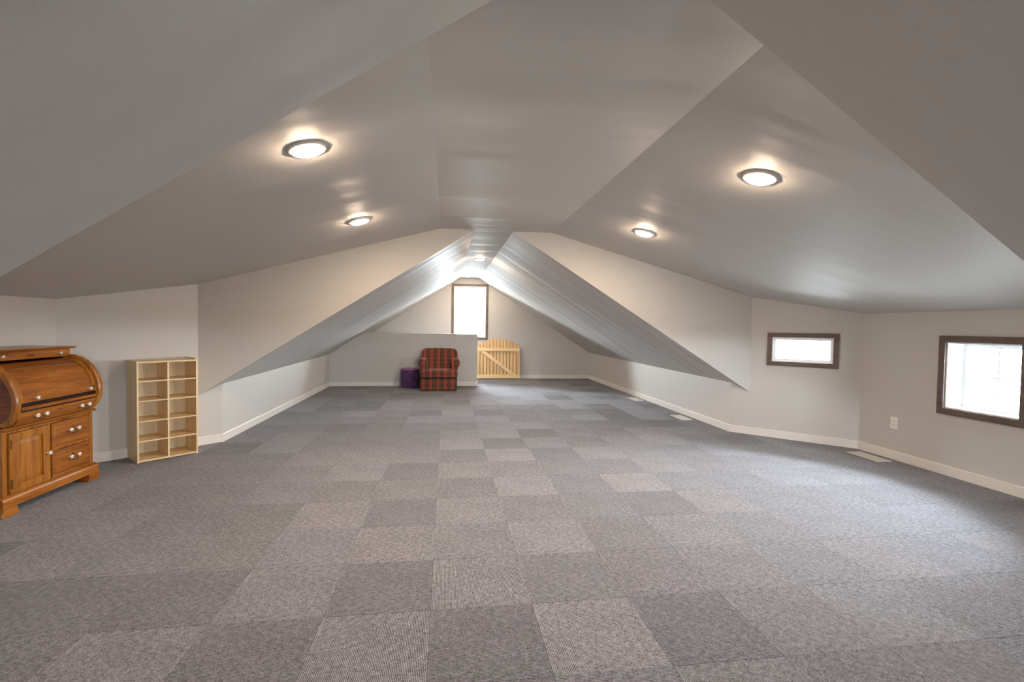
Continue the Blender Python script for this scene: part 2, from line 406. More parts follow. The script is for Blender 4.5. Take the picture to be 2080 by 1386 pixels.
# ------------------------------------------------------------------ floor of carpet tiles
PLAN = [(XR, YB), (XL, YB), (XL, YL45), (XLo, YL46), (XLo, mir(YL46)), (XL, mir(YL45)), (XL, YN), (XR, YN),
        (XR, mir(YR45)), (XRo, mir(YR46)), (XRo, YR46), (XR, YR45)]
bm = bmesh.new(); prism(bm, [(x, y, -0.008) for x, y in PLAN], (0, 0, -0.12))
bmesh.ops.triangulate(bm, faces=[f for f in bm.faces if len(f.verts) > 4])
floor = struct(part('floor', bm, 'subfloor'))
T, OX, OY = 0.4572, -0.0586, 2.1007
random.seed(11)
TONES = {'L': 0.252, 'l': 0.228, 'M': 0.206, 'd': 0.188, 'D': 0.168}
MAP = {-1: {-4: 'M', -3: 'l', -2: 'D', -1: 'l', 0: 'D', 1: 'L', 2: 'D', 3: 'M', 4: 'l'},
       0: {-4: 'd', -3: 'D', -2: 'l', -1: 'D', 0: 'l', 1: 'd', 2: 'M', 3: 'M', 4: 'M'},
       1: {-3: 'M', -2: 'M', -1: 'l', 0: 'M', 1: 'L', 2: 'd', 3: 'l', 4: 'M', 5: 'M'},
       2: {-3: 'd', -2: 'l', -1: 'D', 0: 'l', 1: 'M', 2: 'd', 3: 'D', 4: 'l', 5: 'M'},
       3: {-3: 'M', -2: 'd', -1: 'M', 0: 'd', 1: 'L', 2: 'd', 3: 'L', 4: 'M', 5: 'd'},
       4: {-4: 'd', -3: 'M', -2: 'l', -1: 'D', 0: 'l', 1: 'M', 2: 'd', 3: 'd', 4: 'l', 5: 'M'},
       5: {-3: 'l', -2: 'l', -1: 'M', 0: 'd', 1: 'L', 2: 'D', 3: 'l', 4: 'M', 5: 'd'},
       6: {-2: 'M', -1: 'd', 0: 'L', 1: 'd', 2: 'l', 3: 'd', 4: 'M'},
       7: {-2: 'd', -1: 'M', 0: 'l', 1: 'L', 2: 'D', 3: 'M', 4: 'd'}}
TURN = {(-2, -1): 0, (-1, -1): 1, (0, -1): 0, (1, -1): 1, (2, -1): 0, (3, -1): 1, (-1, 0): 0, (0, 0): 1, (2, 0): 1, (1, 1): 1, (1, 0): 0}
def tile_geo(poly):
    """thin carpet slab with a worn rim; polygon CCW in tile-local coordinates"""
    n = len(poly); cx = sum(p[0] for p in poly)/n; cy = sum(p[1] for p in poly)/n
    def ins(d):
        out = []
        for p in poly:
            v = Vector((cx-p[0], cy-p[1])); out.append((p[0]+v.x/v.length*d, p[1]+v.y/v.length*d))
        return out
    rings = [[(x, y, -0.008) for x, y in ins(0.0003)], [(x, y, -0.0010) for x, y in ins(0.0003)], [(x, y, 0.0) for x, y in ins(0.0013)]]
    vs = [v for rg in rings for v in rg]
    fs = [tuple(range(2*n, 3*n))]
    for a in range(2):
        for i in range(n): fs.append((a*n+i, a*n+(i+1) % n, (a+1)*n+(i+1) % n, (a+1)*n+i))
    return vs, fs
full_mesh = None
cands = []
for j in range(-12, 22):
    for i in range(-9, 12):
        x0, y0 = OX+i*T, OY+j*T
        poly = PLAN
        for a, b, c in ((1, 0, x0+T), (-1, 0, -x0), (0, 1, y0+T), (0, -1, -y0)):
            poly = clip_half(poly, a, b, c)
            if len(poly) < 3: break
        if len(poly) < 3: continue
        # drop doubled points
        q = []
        for p in poly:
            if not q or L2(p, q[-1]) > 1e-4: q.append(p)
        if len(q) > 1 and L2(q[0], q[-1]) < 1e-4: q.pop()
        ar = abs(area2(q)) if len(q) >= 3 else 0
        if ar < 0.003: continue
        if area2(q) < 0: q = q[::-1]
        mx_, my_ = sum(p[0] for p in q)/len(q), sum(p[1] for p in q)/len(q)
        d = Vector((mx_, my_, -CAM_H)); depth = d.dot(fw)
        size = -1
        if depth > 0.6:
            px, py = 1040+F_PX*d.dot(rr)/depth, 693-F_PX*d.dot(uu)/depth
            if -120 < px < 2200 and py < 1520 and not (my_ > 10.0 and mx_ < 0.7): size = ar*CAM_H/depth**3
        cands.append((size, i, j, q, x0+T/2, y0+T/2, abs(ar-T*T) < 1e-4))
cands.sort(key=lambda c: -c[0])
def tone_of(i, j):
    rnd = random.Random(i*131+j*977+5)
    k = MAP.get(j, {}).get(i) or rnd.choice('lMMMddlMDl')
    v = TONES[k]*(1+rnd.uniform(-0.03, 0.03))
    warm = rnd.uniform(-0.012, 0.02)
    turn = TURN.get((i, j), 1 if k in 'Ll' else (0 if k == 'D' else rnd.randint(0, 1)))
    return (v*(0.960+warm), v*0.965, v*(1.075-warm), float(turn))
far_v, far_f, far_c = [], [], []
nsing = 0
for size, i, j, q, cx, cy, full in cands:
    loc = [(p[0]-cx, p[1]-cy) for p in q]
    c = tone_of(i, j)
    if size > 0 and nsing < 300:
        nsing += 1
        if full and full_mesh is not None: me = full_mesh
        else:
            vs, fs = tile_geo(loc if not full else [(-T/2, -T/2), (T/2, -T/2), (T/2, T/2), (-T/2, T/2)])
            me = bpy.data.meshes.new('carpet_tile'); me.from_pydata(vs, [], fs); me.materials.append(M['carpet'])
            if full: full_mesh = me
        o = bpy.data.objects.new('carpet_tile', me); COL.objects.link(o); o.parent = floor
        o.location = (cx, cy, 0); o.color = c
    else:
        vs, fs = tile_geo(q); b0 = len(far_v)
        far_v += vs; far_f += [tuple(b0+k for k in f) for f in fs]; far_c += [c]*len(fs)
me = bpy.data.meshes.new('carpet_tiles_remainder'); me.from_pydata(far_v, [], far_f); me.materials.append(M['carpet_far'])
at = me.attributes.new('tone', 'FLOAT_COLOR', 'FACE')
for k, c in enumerate(far_c): at.data[k].color = c
o = bpy.data.objects.new('carpet_tiles_remainder', me); COL.objects.link(o); o.parent = floor; o['kind'] = 'stuff'

# ------------------------------------------------------------------ baseboards
def offs(poly, d):
    out = []; n = len(poly)
    for i in range(n):
        p0, p1, p2 = Vector(poly[i-1]), Vector(poly[i]), Vector(poly[(i+1) % n])
        e1, e2 = (p1-p0).normalized(), (p2-p1).normalized()
        n1, n2 = Vector((-e1.y, e1.x)), Vector((-e2.y, e2.x))
        m = (n1+n2).normalized(); out.append(p1+m*(d/m.dot(n1)))
    return out
IN = offs(PLAN, 0.014); TOPL = offs(PLAN, 0.009)
BNAMES = ['back', 'left_far', 'left_angled_far', 'left', 'left_angled_near', 'left_near', 'near', 'right_near', 'right_angled_near', 'right', 'right_angled_far', 'right_far']
for k, nm in enumerate(BNAMES):
    k2 = (k+1) % len(PLAN); bm = bmesh.new()
    sec = []
    for P0, PI, PT in ((PLAN[k], IN[k], TOPL[k]), (PLAN[k2], IN[k2], TOPL[k2])):
        sec.append([bm.verts.new((*P0, 0)), bm.verts.new((*PI, 0)), bm.verts.new((*PI, 0.080)), bm.verts.new((*PT, 0.087)), bm.verts.new((*P0, 0.087))])
    for a in range(5): bm.faces.new((sec[0][a], sec[0][(a+1) % 5], sec[1][(a+1) % 5], sec[1][a]))
    bm.faces.new(sec[0]); bm.faces.new(sec[1][::-1])
    struct(part('baseboard_'+nm, bm, 'base'))
bm = bmesh.new()
prism(bm, [(XL+0.014, HW_Y, 0), (XL+0.014, HW_Y-0.014, 0), (XL+0.014, HW_Y-0.014, 0.080), (XL+0.014, HW_Y-0.009, 0.087), (XL+0.014, HW_Y, 0.087)], (HW_X+0.014-XL-0.014, 0, 0))
box(bm, HW_X, HW_X+0.014, HW_Y, HW_Y+0.115, 0, 0.087)
struct(part('baseboard_half', bm, 'base'))

# ------------------------------------------------------------------ windows
def window(name, p, ang, wd, z0, z1, depth, cas, style):
    """p: outer left corner of the casing on the wall face (seen from inside); local x right, y outward, z up"""
    e = struct(empty(name, (p[0], p[1], z0), ang)); h = z1-z0; t = 0.018
    c = cas
    for pts in ([(0, 0), (wd, 0), (wd-c, c), (c, c)], [(0, h), (c, h-c), (wd-c, h-c), (wd, h)],
                [(0, 0), (c, c), (c, h-c), (0, h)], [(wd, 0), (wd, h), (wd-c, h-c), (wd-c, c)]):
        bm = bmesh.new(); prism(bm, [(x, -t, z) for x, z in pts], (0, t, 0)); part('casing_board', bm, 'casing', e)
    j = 0.012
    for d in ((c, wd-c, 0, depth, c, c+j), (c, wd-c, 0, depth, h-c-j, h-c), (c, c+j, 0, depth, c+j, h-c-j), (wd-c-j, wd-c, 0, depth, c+j, h-c-j)):
        part('jamb', B(*d), 'vinyl', e)
    a0, a1, b0, b1 = c+j, wd-c-j, c+j, h-c-j
    def sash(nm, x0, x1, z0, z1, y, fwd, mun=None, rail=None):
        bm = bmesh.new(); f = fwd
        box(bm, x0, x0+f, y, y+0.03, z0, z1); box(bm, x1-f, x1, y, y+0.03, z0, z1)
        box(bm, x0+f, x1-f, y, y+0.03, z0, z0+f); box(bm, x0+f, x1-f, y, y+0.03, z1-f, z1)
        s = part(nm, bm, 'vinyl', e)
        part('pane', B(x0+f, x1-f, y+0.012, y+0.018, z0+f, z1-f), 'glass', s)
        if mun:
            nx, nz = mun
            for k in range(1, nx):
                xm = x0+f+(x1-x0-2*f)*k/nx; part('muntin', B(xm-0.006, xm+0.006, y+0.004, y+0.011, z0+f, z1-f), 'vinyl', s)
            for k in range(1, nz):
                zm = z0+f+(z1-z0-2*f)*k/nz; part('muntin', B(x0+f, x1-f, y+0.003, y+0.010, zm-0.006, zm+0.006), 'vinyl', s)
        return s
    if style == 'hung':
        zm = 1.572-z0
        sash('upper_sash', a0, a1, zm, b1, depth-0.07, 0.034)
        s = sash('lower_sash', a0, a1, b0, zm+0.004, depth-0.105, 0.040)
        part('lock', B((a0+a1)/2-0.03, (a0+a1)/2+0.03, depth-0.10, depth-0.08, zm+0.004, zm+0.03, bev=0.004), 'vinyl', s)
    elif style == 'grid': sash('sash', a0, a1, b0, b1, depth-0.035, 0.035, (2, 2))
    else: sash('sash', a0, a1, b0, b1, depth-0.035, 0.022)
    ld = bpy.data.lights.new('window_portal', 'AREA'); ld.shape = 'RECTANGLE'; ld.size = a1-a0; ld.size_y = b1-b0
    ld.cycles.is_portal = True
    lo = bpy.data.objects.new('window_portal', ld); COL.objects.link(lo); lo.parent = e
    lo.location = ((a0+a1)/2, depth+0.01, (b0+b1)/2); lo.rotation_euler = (-math.pi/2, 0, 0)
    return e
window('window_1', (0.114, YB), 0.0, 0.867, 0.932, 2.26, 0.14, 0.052, 'hung')
window('window_2', (A45[0]+d45.x*w45[0], A45[1]+d45.y*w45[0]), math.atan2(d45.y, d45.x), w45[1]-w45[0], w45[2], w45[3], 0.07, 0.05, 'plain')
window('window_3', (XRo, wr[1]), -math.pi/2, wr[1]-wr[0], 0.54, 1.24, 0.20, 0.055, 'grid')
dn = Vector((-d45.x, d45.y)); Pn = (B45[0], mir(B45[1]))
window('window_4', (Pn[0]+dn.x*(L45-w45[1]), Pn[1]+dn.y*(L45-w45[1])), math.atan2(dn.y, dn.x), w45[1]-w45[0], w45[2], w45[3], 0.07, 0.05, 'plain')  # unseen window, added to bring more daylight into the dormers

window('window_5', (2.452, YN), math.pi, 0.884, 0.348, 1.102, 0.14, 0.052, 'plain')  # unseen window behind the camera, added to light the near left slope

# ------------------------------------------------------------------ recessed lights
def lamp(loc, nrm, label, group):
    e = empty('ceiling_light', loc); tag(e, label, 'light', group)
    e.rotation_mode = 'QUATERNION'; e.rotation_quaternion = Vector((0, 0, -1)).rotation_difference(Vector(nrm).normalized())
    bm = bmesh.new(); lathe(bm, [(0.0925, 0.0), (0.0925, -0.005), (0.089, -0.010), (0.075, -0.0135), (0.0715, -0.0125), (0.070, 0.0)], 40)
    part('trim_ring', bm, 'plate', e, True, 30)
    bm = bmesh.new(); lathe(bm, [(0.0695, -0.010), (0.0690, -0.0150), (0.065, -0.019), (0.050, -0.0235), (0.026, -0.0265), (0.0, -0.027)], 40)
    part('lens', bm, 'lens', e, True, 60)
nl = (0.2765, 0, -1); nr = (-0.265, 0, -1)
g1 = 'round lights in the dormer ceilings'; g2 = 'round lights along the ridge'
lamp((-0.705, 2.535, dl(-0.705)), nl, 'glowing round ceiling light, larger one on the left slope nearest the viewer', g1)
lamp((-0.735, 4.150, dl(-0.735)), nl, 'glowing round ceiling light, smaller one on the left slope nearer the bulkhead', g1)
lamp((1.795, 2.57, dr(1.795)), nr, 'glowing round ceiling light, larger one on the right slope nearest the viewer', g1)
lamp((1.800, 4.215, dr(1.800)), nr, 'glowing round ceiling light, smaller one on the right slope nearer the bulkhead', g1)
zr = lambda y: ZC+(ZCB-ZC)*(y-5.25)/(YB-5.25)
lamp((0.520, 7.70, zr(7.70)), (0, -0.0135, -1), 'glowing round light on the narrow ridge ceiling, nearer of the two', g2)
lamp((0.548, 10.62, zr(10.62)), (0, -0.0135, -1), 'glowing round light on the ridge ceiling right above the tall gable window', g2)

# ------------------------------------------------------------------ roll-top desk
desk = tag(empty('roll_top_desk', (-3.0, 3.79, 0)), 'honey oak cylinder roll-top desk with white porcelain knobs against the left wall', 'desk')
DO = Vector((-3.0, 3.79, 0))
def dpart(name, bm, mat, parent=None, smooth=False, angle=None):
    bmesh.ops.translate(bm, verts=bm.verts, vec=-DO)
    return part(name, bm, mat, parent or desk, smooth, angle)
Y0, Y1, XF, XBK = 3.405, 4.180, -2.790, -3.235
# lower carcass
bm = bmesh.new()
box(bm, XBK, XF-0.02, Y0, Y0+0.022, 0.06, 0.545); box(bm, XBK, XF-0.02, Y1-0.022, Y1, 0.06, 0.545)
box(bm, XBK, XBK+0.012, Y0+0.022, Y1-0.022, 0.06, 0.545); box(bm, XBK+0.012, XF-0.02, Y0+0.022, Y1-0.022, 0.06, 0.075)
dpart('body', bm, 'oakZ')
# face frame
bm = bmesh.new()
box(bm, XF-0.02, XF, Y0, Y0+0.034, 0.12, 0.545); box(bm, XF-0.02, XF, Y1-0.048, Y1, 0.12, 0.545)
box(bm, XF-0.02, XF, 3.755, 3.776, 0.12, 0.525)
box(bm, XF-0.02, XF, Y0+0.034, Y1-0.048, 0.525, 0.545); box(bm, XF-0.02, XF, Y0+0.034, Y1-0.048, 0.10, 0.132)
box(bm, XF-0.02, XF, 3.776, Y1-0.048, 0.322, 0.334)
dpart('face_frame', bm, 'oakZ')
dpart('pilaster', B(XF, XF+0.008, Y1-0.040, Y1-0.006, 0.125, 0.535, bev=0.003), 'oakZ')
# waist moulding
bm = bmesh.new(); prism(bm, [(XBK, Y0-0.012, 0.545), (XF+0.018, Y0-0.012, 0.545), (XF+0.026, Y0-0.012, 0.552), (XF+0.020, Y0-0.012, 0.562), (XF+0.010, Y0-0.012, 0.568), (XBK, Y0-0.012, 0.568)], (0, Y1-Y0+0.024, 0))
dpart('waist_moulding', bm, 'oakY')
# plinth and bracket feet
bm = bmesh.new(); prism(bm, [(XF-0.02, Y0-0.03, 0.055), (XF+0.026, Y0-0.03, 0.055), (XF+0.026, Y0-0.03, 0.103), (XF+0.020, Y0-0.03, 0.115), (XF+0.006, Y0-0.03, 0.126), (XF-0.02, Y0-0.03, 0.126)], (0, Y1-Y0+0.055, 0))
box(bm, XBK, XF-0.02, Y0-0.03, Y0-0.005, 0.055, 0.12); box(bm, XBK, XF-0.02, Y1+0.0, Y1+0.025, 0.055, 0.12)
dpart('plinth', bm, 'oakY')
def foot(ya, yb, inner):
    """ogee bracket foot, ya outer edge, yb inner edge"""
    bm = bmesh.new(); s = 1 if yb > ya else -1
    pts = [(ya-0.004*s, 0.058), (yb, 0.058), (yb, 0.040), (yb+0.006*s, 0.026), (yb+0.014*s, 0.012), (yb+0.014*s, 0), (ya-0.014*s, 0), (ya-0.014*s, 0.014), (ya-0.004*s, 0.034)]
    prism(bm, [(XF-0.045, y, z) for y, z in pts], (0.075, 0, 0))
    bmesh.ops.bevel(bm, geom=bm.edges[:], offset=0.003, segments=1, affect='EDGES')
    dpart('foot', bm, 'oakY')
foot(Y0-0.028, 3.47, 1); foot(Y1+0.022, 4.105, 1)
for ya, yb in ((Y0-0.03, Y0+0.05), (Y1-0.055, Y1+0.025)): dpart('foot', B(XBK, XBK+0.08, ya, yb, 0, 0.06, bev=0.004), 'oakY')
# knobs and pulls
def knob(y, z, x, parent, r=0.0135):
    bm = bmesh.new(); lathe(bm, [(0.006, 0.0), (0.006, 0.012), (r*0.8, 0.015), (r, 0.021), (r*0.95, 0.027), (r*0.6, 0.032), (0.0045, 0.033), (0.004, 0.030), (0.0, 0.030)], 18, (x, y, z), 'x')
    k = dpart('knob', bm, 'porcelain', parent, True, 50)
    bm = bmesh.new(); lathe(bm, [(0.0042, 0.028), (0.0042, 0.0335), (0.0, 0.034)], 10, (x, y, z), 'x'); dpart('screw', bm, 'brass', k)
def pull(y, z, x, parent):
    s = 0.037
    for q in (-s, s): knob(y+q, z, x, parent, 0.0145)
    bm = bmesh.new(); tube(bm, [(x+0.024, y-s*math.cos(a), z-0.030*math.sin(a)) for a in [math.pi*k/12 for k in range(13)]], 0.0028, 6)
    dpart('bail_handle', bm, 'brass', parent, True, 60)
    bm = bmesh.new(); prism(bm, [(x, y+0.014*math.cos(a), z+0.004+0.018*math.sin(a)) for a in [2*math.pi*k/10 for k in range(10)]], (0.002, 0, 0))
    dpart('backplate', bm, 'brass', parent)
# door with recessed panel
def framed(name, y0, y1, z0, z1, fwd, mat_f, mat_p, raised=False):
    bm = bmesh.new(); x = XF-0.006
    if raised:
        box(bm, x, x+0.016, y0, y1, z0, z1)
        fc = [f for f in bm.faces if f.normal.x > 0.9] if False else None
        d = dpart(name, bm, mat_f)
        b2 = bmesh.new(); yy0, yy1, zz0, zz1 = y0+fwd, y1-fwd, z0+fwd, z1-fwd; xa, xb = x+0.016, x+0.024; g = 0.012
        a = [b2.verts.new(p) for p in ((xa, yy0, zz0), (xa, yy1, zz0), (xa, yy1, zz1), (xa, yy0, zz1))]
        c = [b2.verts.new(p) for p in ((xb, yy0+g, zz0+g), (xb, yy1-g, zz0+g), (xb, yy1-g, zz1-g), (xb, yy0+g, zz1-g))]
        b2.faces.new(c)
        for i in range(4): b2.faces.new((a[i], a[(i+1) % 4], c[(i+1) % 4], c[i]))
        dpart('panel', b2, mat_p, d); return d
    box(bm, x, x+0.020, y0, y0+fwd, z0, z1); box(bm, x, x+0.020, y1-fwd, y1, z0, z1)
    box(bm, x, x+0.020, y0+fwd, y1-fwd, z0, z0+fwd); box(bm, x, x+0.020, y0+fwd, y1-fwd, z1-fwd, z1)
    d = dpart(name, bm, mat_f)
    b2 = bmesh.new(); yy0, yy1, zz0, zz1 = y0+fwd, y1-fwd, z0+fwd, z1-fwd; xa, xb = x+0.007, x+0.013; g = 0.030
    a = [b2.verts.new(p) for p in ((xa, yy0, zz0), (xa, yy1, zz0), (xa, yy1, zz1), (xa, yy0, zz1))]
    c = [b2.verts.new(p) for p in ((xb, yy0+g, zz0+g), (xb, yy1-g, zz0+g), (xb, yy1-g, zz1-g), (xb, yy0+g, zz1-g))]
    b2.faces.new(c)
    for i in range(4): b2.faces.new((a[i], a[(i+1) % 4], c[(i+1) % 4], c[i]))
    dpart('panel', b2, mat_p, d); return d
door = framed('door', Y0+0.036, 3.753, 0.134, 0.523, 0.052, 'oakZ', 'oakZ')
knob(3.728, 0.328, XF+0.014, door)
for zz in (0.196, 0.452):
    hb = dpart('hinge', B(XF+0.008, XF+0.017, Y0+0.040, Y0+0.054, zz-0.030, zz+0.030, bev=0.002), 'brass', door)
for z0, z1 in ((0.336, 0.523), (0.134, 0.320)):
    dw = framed('drawer', 3.779, Y1-0.050, z0, z1, 0.014, 'oakY', 'oakY', True)
    pull(3.955, (z0+z1)/2+0.022, XF+0.016, dw)
# drum section: end panels with the roll profile
PROF = [(-2.945, 1.000), (-2.885, 0.996), (-2.838, 0.980), (-2.796, 0.952), (-2.760, 0.914), (-2.733, 0.868), (-2.712, 0.818), (-2.699, 0.765), (-2.696, 0.715),
        (-2.704, 0.664), (-2.722, 0.618), (-2.750, 0.583), (-2.784, 0.568)]
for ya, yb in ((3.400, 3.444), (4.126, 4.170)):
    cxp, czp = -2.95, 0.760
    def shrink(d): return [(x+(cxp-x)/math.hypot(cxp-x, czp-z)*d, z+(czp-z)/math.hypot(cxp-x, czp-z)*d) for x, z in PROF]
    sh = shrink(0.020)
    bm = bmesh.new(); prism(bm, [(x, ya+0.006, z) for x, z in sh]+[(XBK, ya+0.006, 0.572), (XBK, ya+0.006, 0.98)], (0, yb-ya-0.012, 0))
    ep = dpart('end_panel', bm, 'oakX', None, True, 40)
    bm = bmesh.new(); inn_p = shrink(0.036); n = len(PROF)
    sec = [(0.036, 0.004), (0.030, 0.0), (0.022, -0.002), (0.014, 0.002), (0.008, 0.001), (0.002, 0.008), (0.0, 0.020)]
    loops = [(shrink(d), ya+y) for d, y in sec]+[(shrink(d), yb-y) for d, y in sec[::-1]]
    vv = [[bm.verts.new((x, y, z)) for x, z in lp] for lp, y in loops]
    for a in range(len(vv)):
        b = (a+1) % len(vv)
        for k in range(n-1): bm.faces.new((vv[a][k], vv[a][k+1], vv[b][k+1], vv[b][k]))
    bm.faces.new([v[0] for v in vv]); bm.faces.new([v[-1] for v in vv][::-1])
    dpart('edge_moulding', bm, 'oakZ', ep, True, 50)
dpart('back_panel', B(XBK, XBK+0.012, 3.444, 4.126, 0.568, 1.0), 'oakY')
dpart('deck', B(XBK+0.012, -2.945, 3.444, 4.126, 0.985, 1.0), 'oakY')
# curved cylinder lid
arc = [(-2.945, 0.968), (-2.893, 0.964), (-2.850, 0.949), (-2.812, 0.922), (-2.781, 0.886), (-2.757, 0.844), (-2.740, 0.798), (-2.731, 0.752), (-2.729, 0.716)]
bm = bmesh.new(); inn = [(x-0.014, z-0.004) for x, z in arc]
prism(bm, [(x, 3.450, z) for x, z in arc]+[(x, 3.450, z) for x, z in inn[::-1]], (0, 0.670, 0))
lid = dpart('cylinder_lid', bm, 'oakY', None, True, 30)
for ya, yb in ((3.446, 3.478), (4.092, 4.124)):
    bm = bmesh.new(); o2 = [(x+0.006, z+0.003) for x, z in arc]
    prism(bm, [(x, ya, z) for x, z in o2]+[(x, ya, z) for x, z in arc[::-1]], (0, yb-ya, 0)); dpart('lid_stile', bm, 'oakZ', lid, True, 30)
knob(3.578, 0.742, -2.731, lid, 0.0125); knob(4.055, 0.742, -2.731, lid, 0.0125)
dpart('lock_plate', B(-2.731, -2.722, 4.086, 4.112, 0.730, 0.760, bev=0.003), 'brass', lid)
# writing ledge, painted gap shade and long drawer
dpart('recess_back', B(-2.90, -2.77, 3.444, 4.126, 0.690, 0.712), 'dark')  # dark block painted in as the shade of the slot under the lid
dpart('writing_ledge', B(XBK+0.012, -2.722, 3.470, 4.126, 0.668, 0.690, bev=0.004), 'oakY')
dpart('drawer_rail', B(-2.80, -2.735, 3.444, 4.126, 0.660, 0.668), 'dark')  # dark strip stands in for shade between ledge and drawer
bm = bmesh.new(); prism(bm, [(-2.80, 3.448, 0.572), (-2.760, 3.448, 0.572), (-2.742, 3.448, 0.590), (-2.730, 3.448, 0.620), (-2.726, 3.448, 0.658), (-2.80, 3.448, 0.658)], (0, 0.674, 0))
ld = dpart('long_drawer', bm, 'oakY', None, True, 30)
pull(3.613, 0.622, -2.734, ld); pull(4.005, 0.622, -2.734, ld)
bm = bmesh.new(); prism(bm, [(-2.732, 3.785+0.020*math.cos(a), 0.628+0.007*math.sin(a)) for a in [2*math.pi*k/10 for k in range(10)]], (0.004, 0, 0)); dpart('escutcheon', bm, 'oakX', ld)
# gallery box on top with little drawers
gal = dpart('gallery', B(XBK, -2.932, 3.410, 4.166, 1.0, 1.044), 'oakY')
g = dpart('gallery_drawer', B(-2.940, -2.925, 3.425, 4.150, 0.985, 1.038, bev=0.003), 'oakY', gal)
for yk in (3.565, 4.042): knob(yk, 1.014, -2.925, g, 0.011)
bm = bmesh.new(); prism(bm, [(-2.926, 3.80+0.030*math.cos(a), 1.010+0.010*math.sin(a)) for a in [2*math.pi*k/12 for k in range(12)]], (0.003, 0, 0)); dpart('carved_ornament', bm, 'oakX', g)
bm = bmesh.new(); prism(bm, [(XBK, 3.385, 1.044), (-2.918, 3.385, 1.044), (-2.905, 3.385, 1.056), (-2.905, 3.385, 1.060), (XBK, 3.385, 1.060)], (0, 0.815, 0)); dpart('top_board', bm, 'oakY')

# ------------------------------------------------------------------ cubby shelf
ca = math.radians(41.7+2.5)
cub = tag(empty('cubby_shelf', (-2.700, 4.580, 0), ca), 'pale maple cubby shelf with ten open compartments beside the roll-top desk', 'shelf')
CW, CD, CH, ct = 0.474, 0.300, 0.905, 0.014
part('side_panel', B(0, ct, 0, CD, 0, CH), 'mapleZ', cub); part('side_panel', B(CW-ct, CW, 0, CD, 0, CH), 'mapleZ', cub)
part('back_panel', B(ct, CW-ct, CD-0.006, CD, 0.01, CH-0.01), 'maple_back', cub)
part('divider', B(CW/2-ct/2, CW/2+ct/2, 0.002, CD-0.006, 0.022, CH-ct), 'mapleZ', cub)
part('top_panel', B(ct, CW-ct, 0.0, CD-0.006, CH-ct, CH), 'mapleX', cub)
part('bottom_panel', B(ct, CW-ct, 0.0, CD-0.006, 0.006, 0.022), 'mapleX', cub)
part('top_lip', B(CW-0.010, CW, 0.03, CD, CH, CH+0.012), 'mapleX', cub)
for zt in (0.732, 0.555, 0.373, 0.195):
    for xa, xb in ((ct, CW/2-ct/2), (CW/2+ct/2, CW-ct)): part('shelf_board', B(xa, xb, 0.003, CD-0.006, zt-0.011, zt), 'mapleX', cub)

# ------------------------------------------------------------------ armchair
CHX, CHY = -0.133, 9.19
chair = tag(empty('armchair', (CHX, CHY, 0)), 'red and brown striped plaid upholstered armchair with rolled arms before the half wall', 'armchair')
def soft(bm, off, seg=4):
    bmesh.ops.bevel(bm, geom=bm.edges[:], offset=off, segments=seg, profile=0.5, affect='EDGES')
    return bm
part('skirt', soft(B(-0.346, 0.346, 0.012, 0.66, 0.012, 0.226), 0.012, 2), 'plaid', chair, True, 40)
part('seat_deck', soft(B(-0.335, 0.335, 0.02, 0.62, 0.226, 0.252), 0.008, 2), 'dark', chair, True, 40)  # dark fill paints the shaded gap between skirt and cushion
# T-shaped seat cushion with crown
bm = bmesh.new(); prism(bm, [(-0.352, -0.012, 0.250), (0.352, -0.012, 0.250), (0.352, 0.085, 0.250), (0.270, 0.085, 0.250), (0.270, 0.50, 0.250), (-0.270, 0.50, 0.250), (-0.270, 0.085, 0.250), (-0.352, 0.085, 0.250)], (0, 0, 0.150))
soft(bm, 0.045, 5)
for v in bm.verts:
    if v.co.z > 0.33: v.co.z += 0.016*max(0, 1-(v.co.x/0.36)**2)
part('seat_cushion', bm, 'plaid', chair, True, 60)
# rolled arms
for s in (-1, 1):
    bm = bmesh.new(); pts = [(0.240, 0.22)]
    cx, cz, rad = 0.318, 0.532, 0.084
    pts += [(0.240, 0.42)]
    for k in range(0, 15):
        a = math.radians(170-k*17.5); pts.append((cx+rad*math.cos(a), cz+rad*math.sin(a)*1.02))
    pts += [(0.345, 0.40), (0.343, 0.22)]
    prism(bm, [(s*x, 0.075, z) for x, z in pts], (0, 0.60, 0))
    fr = [e for e in bm.edges if all(v.co.y < 0.08 for v in e.verts)]
    bmesh.ops.bevel(bm, geom=fr, offset=0.016, segments=3, profile=0.5, affect='EDGES')
    arm = part('arm', bm, 'plaid', chair, True, 50)
    bm = bmesh.new(); lathe(bm, [(0.0, -0.006), (0.058, -0.004), (0.068, 0.003), (0.068, 0.02)], 24, (s*cx, 0.074, cz), 'y')
    part('arm_scroll', bm, 'plaid', arm, True, 50)
# back: rounded outline, reclined
bm = bmesh.new(); out = []
W2, r = 0.362, 0.10
out += [(-0.315, 0.30), (0.315, 0.30), (W2-0.006, 0.56)]
out += [(W2-r+r*math.cos(a), 0.79-r+r*math.sin(a)) for a in [math.radians(10+k*16) for k in range(6)]]
out += [(0.0, 0.799)]
out += [(-W2+r+r*math.cos(a), 0.79-r+r*math.sin(a)) for a in [math.radians(90+k*16) for k in range(6)]]
out += [(-W2+0.006, 0.56)]
prism(bm, [(x, 0.43+0.30*(z-0.30), z) for x, z in out], (0, 0.17, 0))
fr = [e for e in bm.edges if abs(e.calc_face_angle(0)) > math.radians(60)]
bmesh.ops.bevel(bm, geom=fr, offset=0.045, segments=4, profile=0.5, affect='EDGES')
part('backrest', bm, 'plaid', chair, True, 60)
for sx in (-0.30, 0.30):
    for yy in (0.05, 0.60): part('foot', B(sx-0.025, sx+0.025, yy-0.02, yy+0.02, 0, 0.03), 'dark', chair)

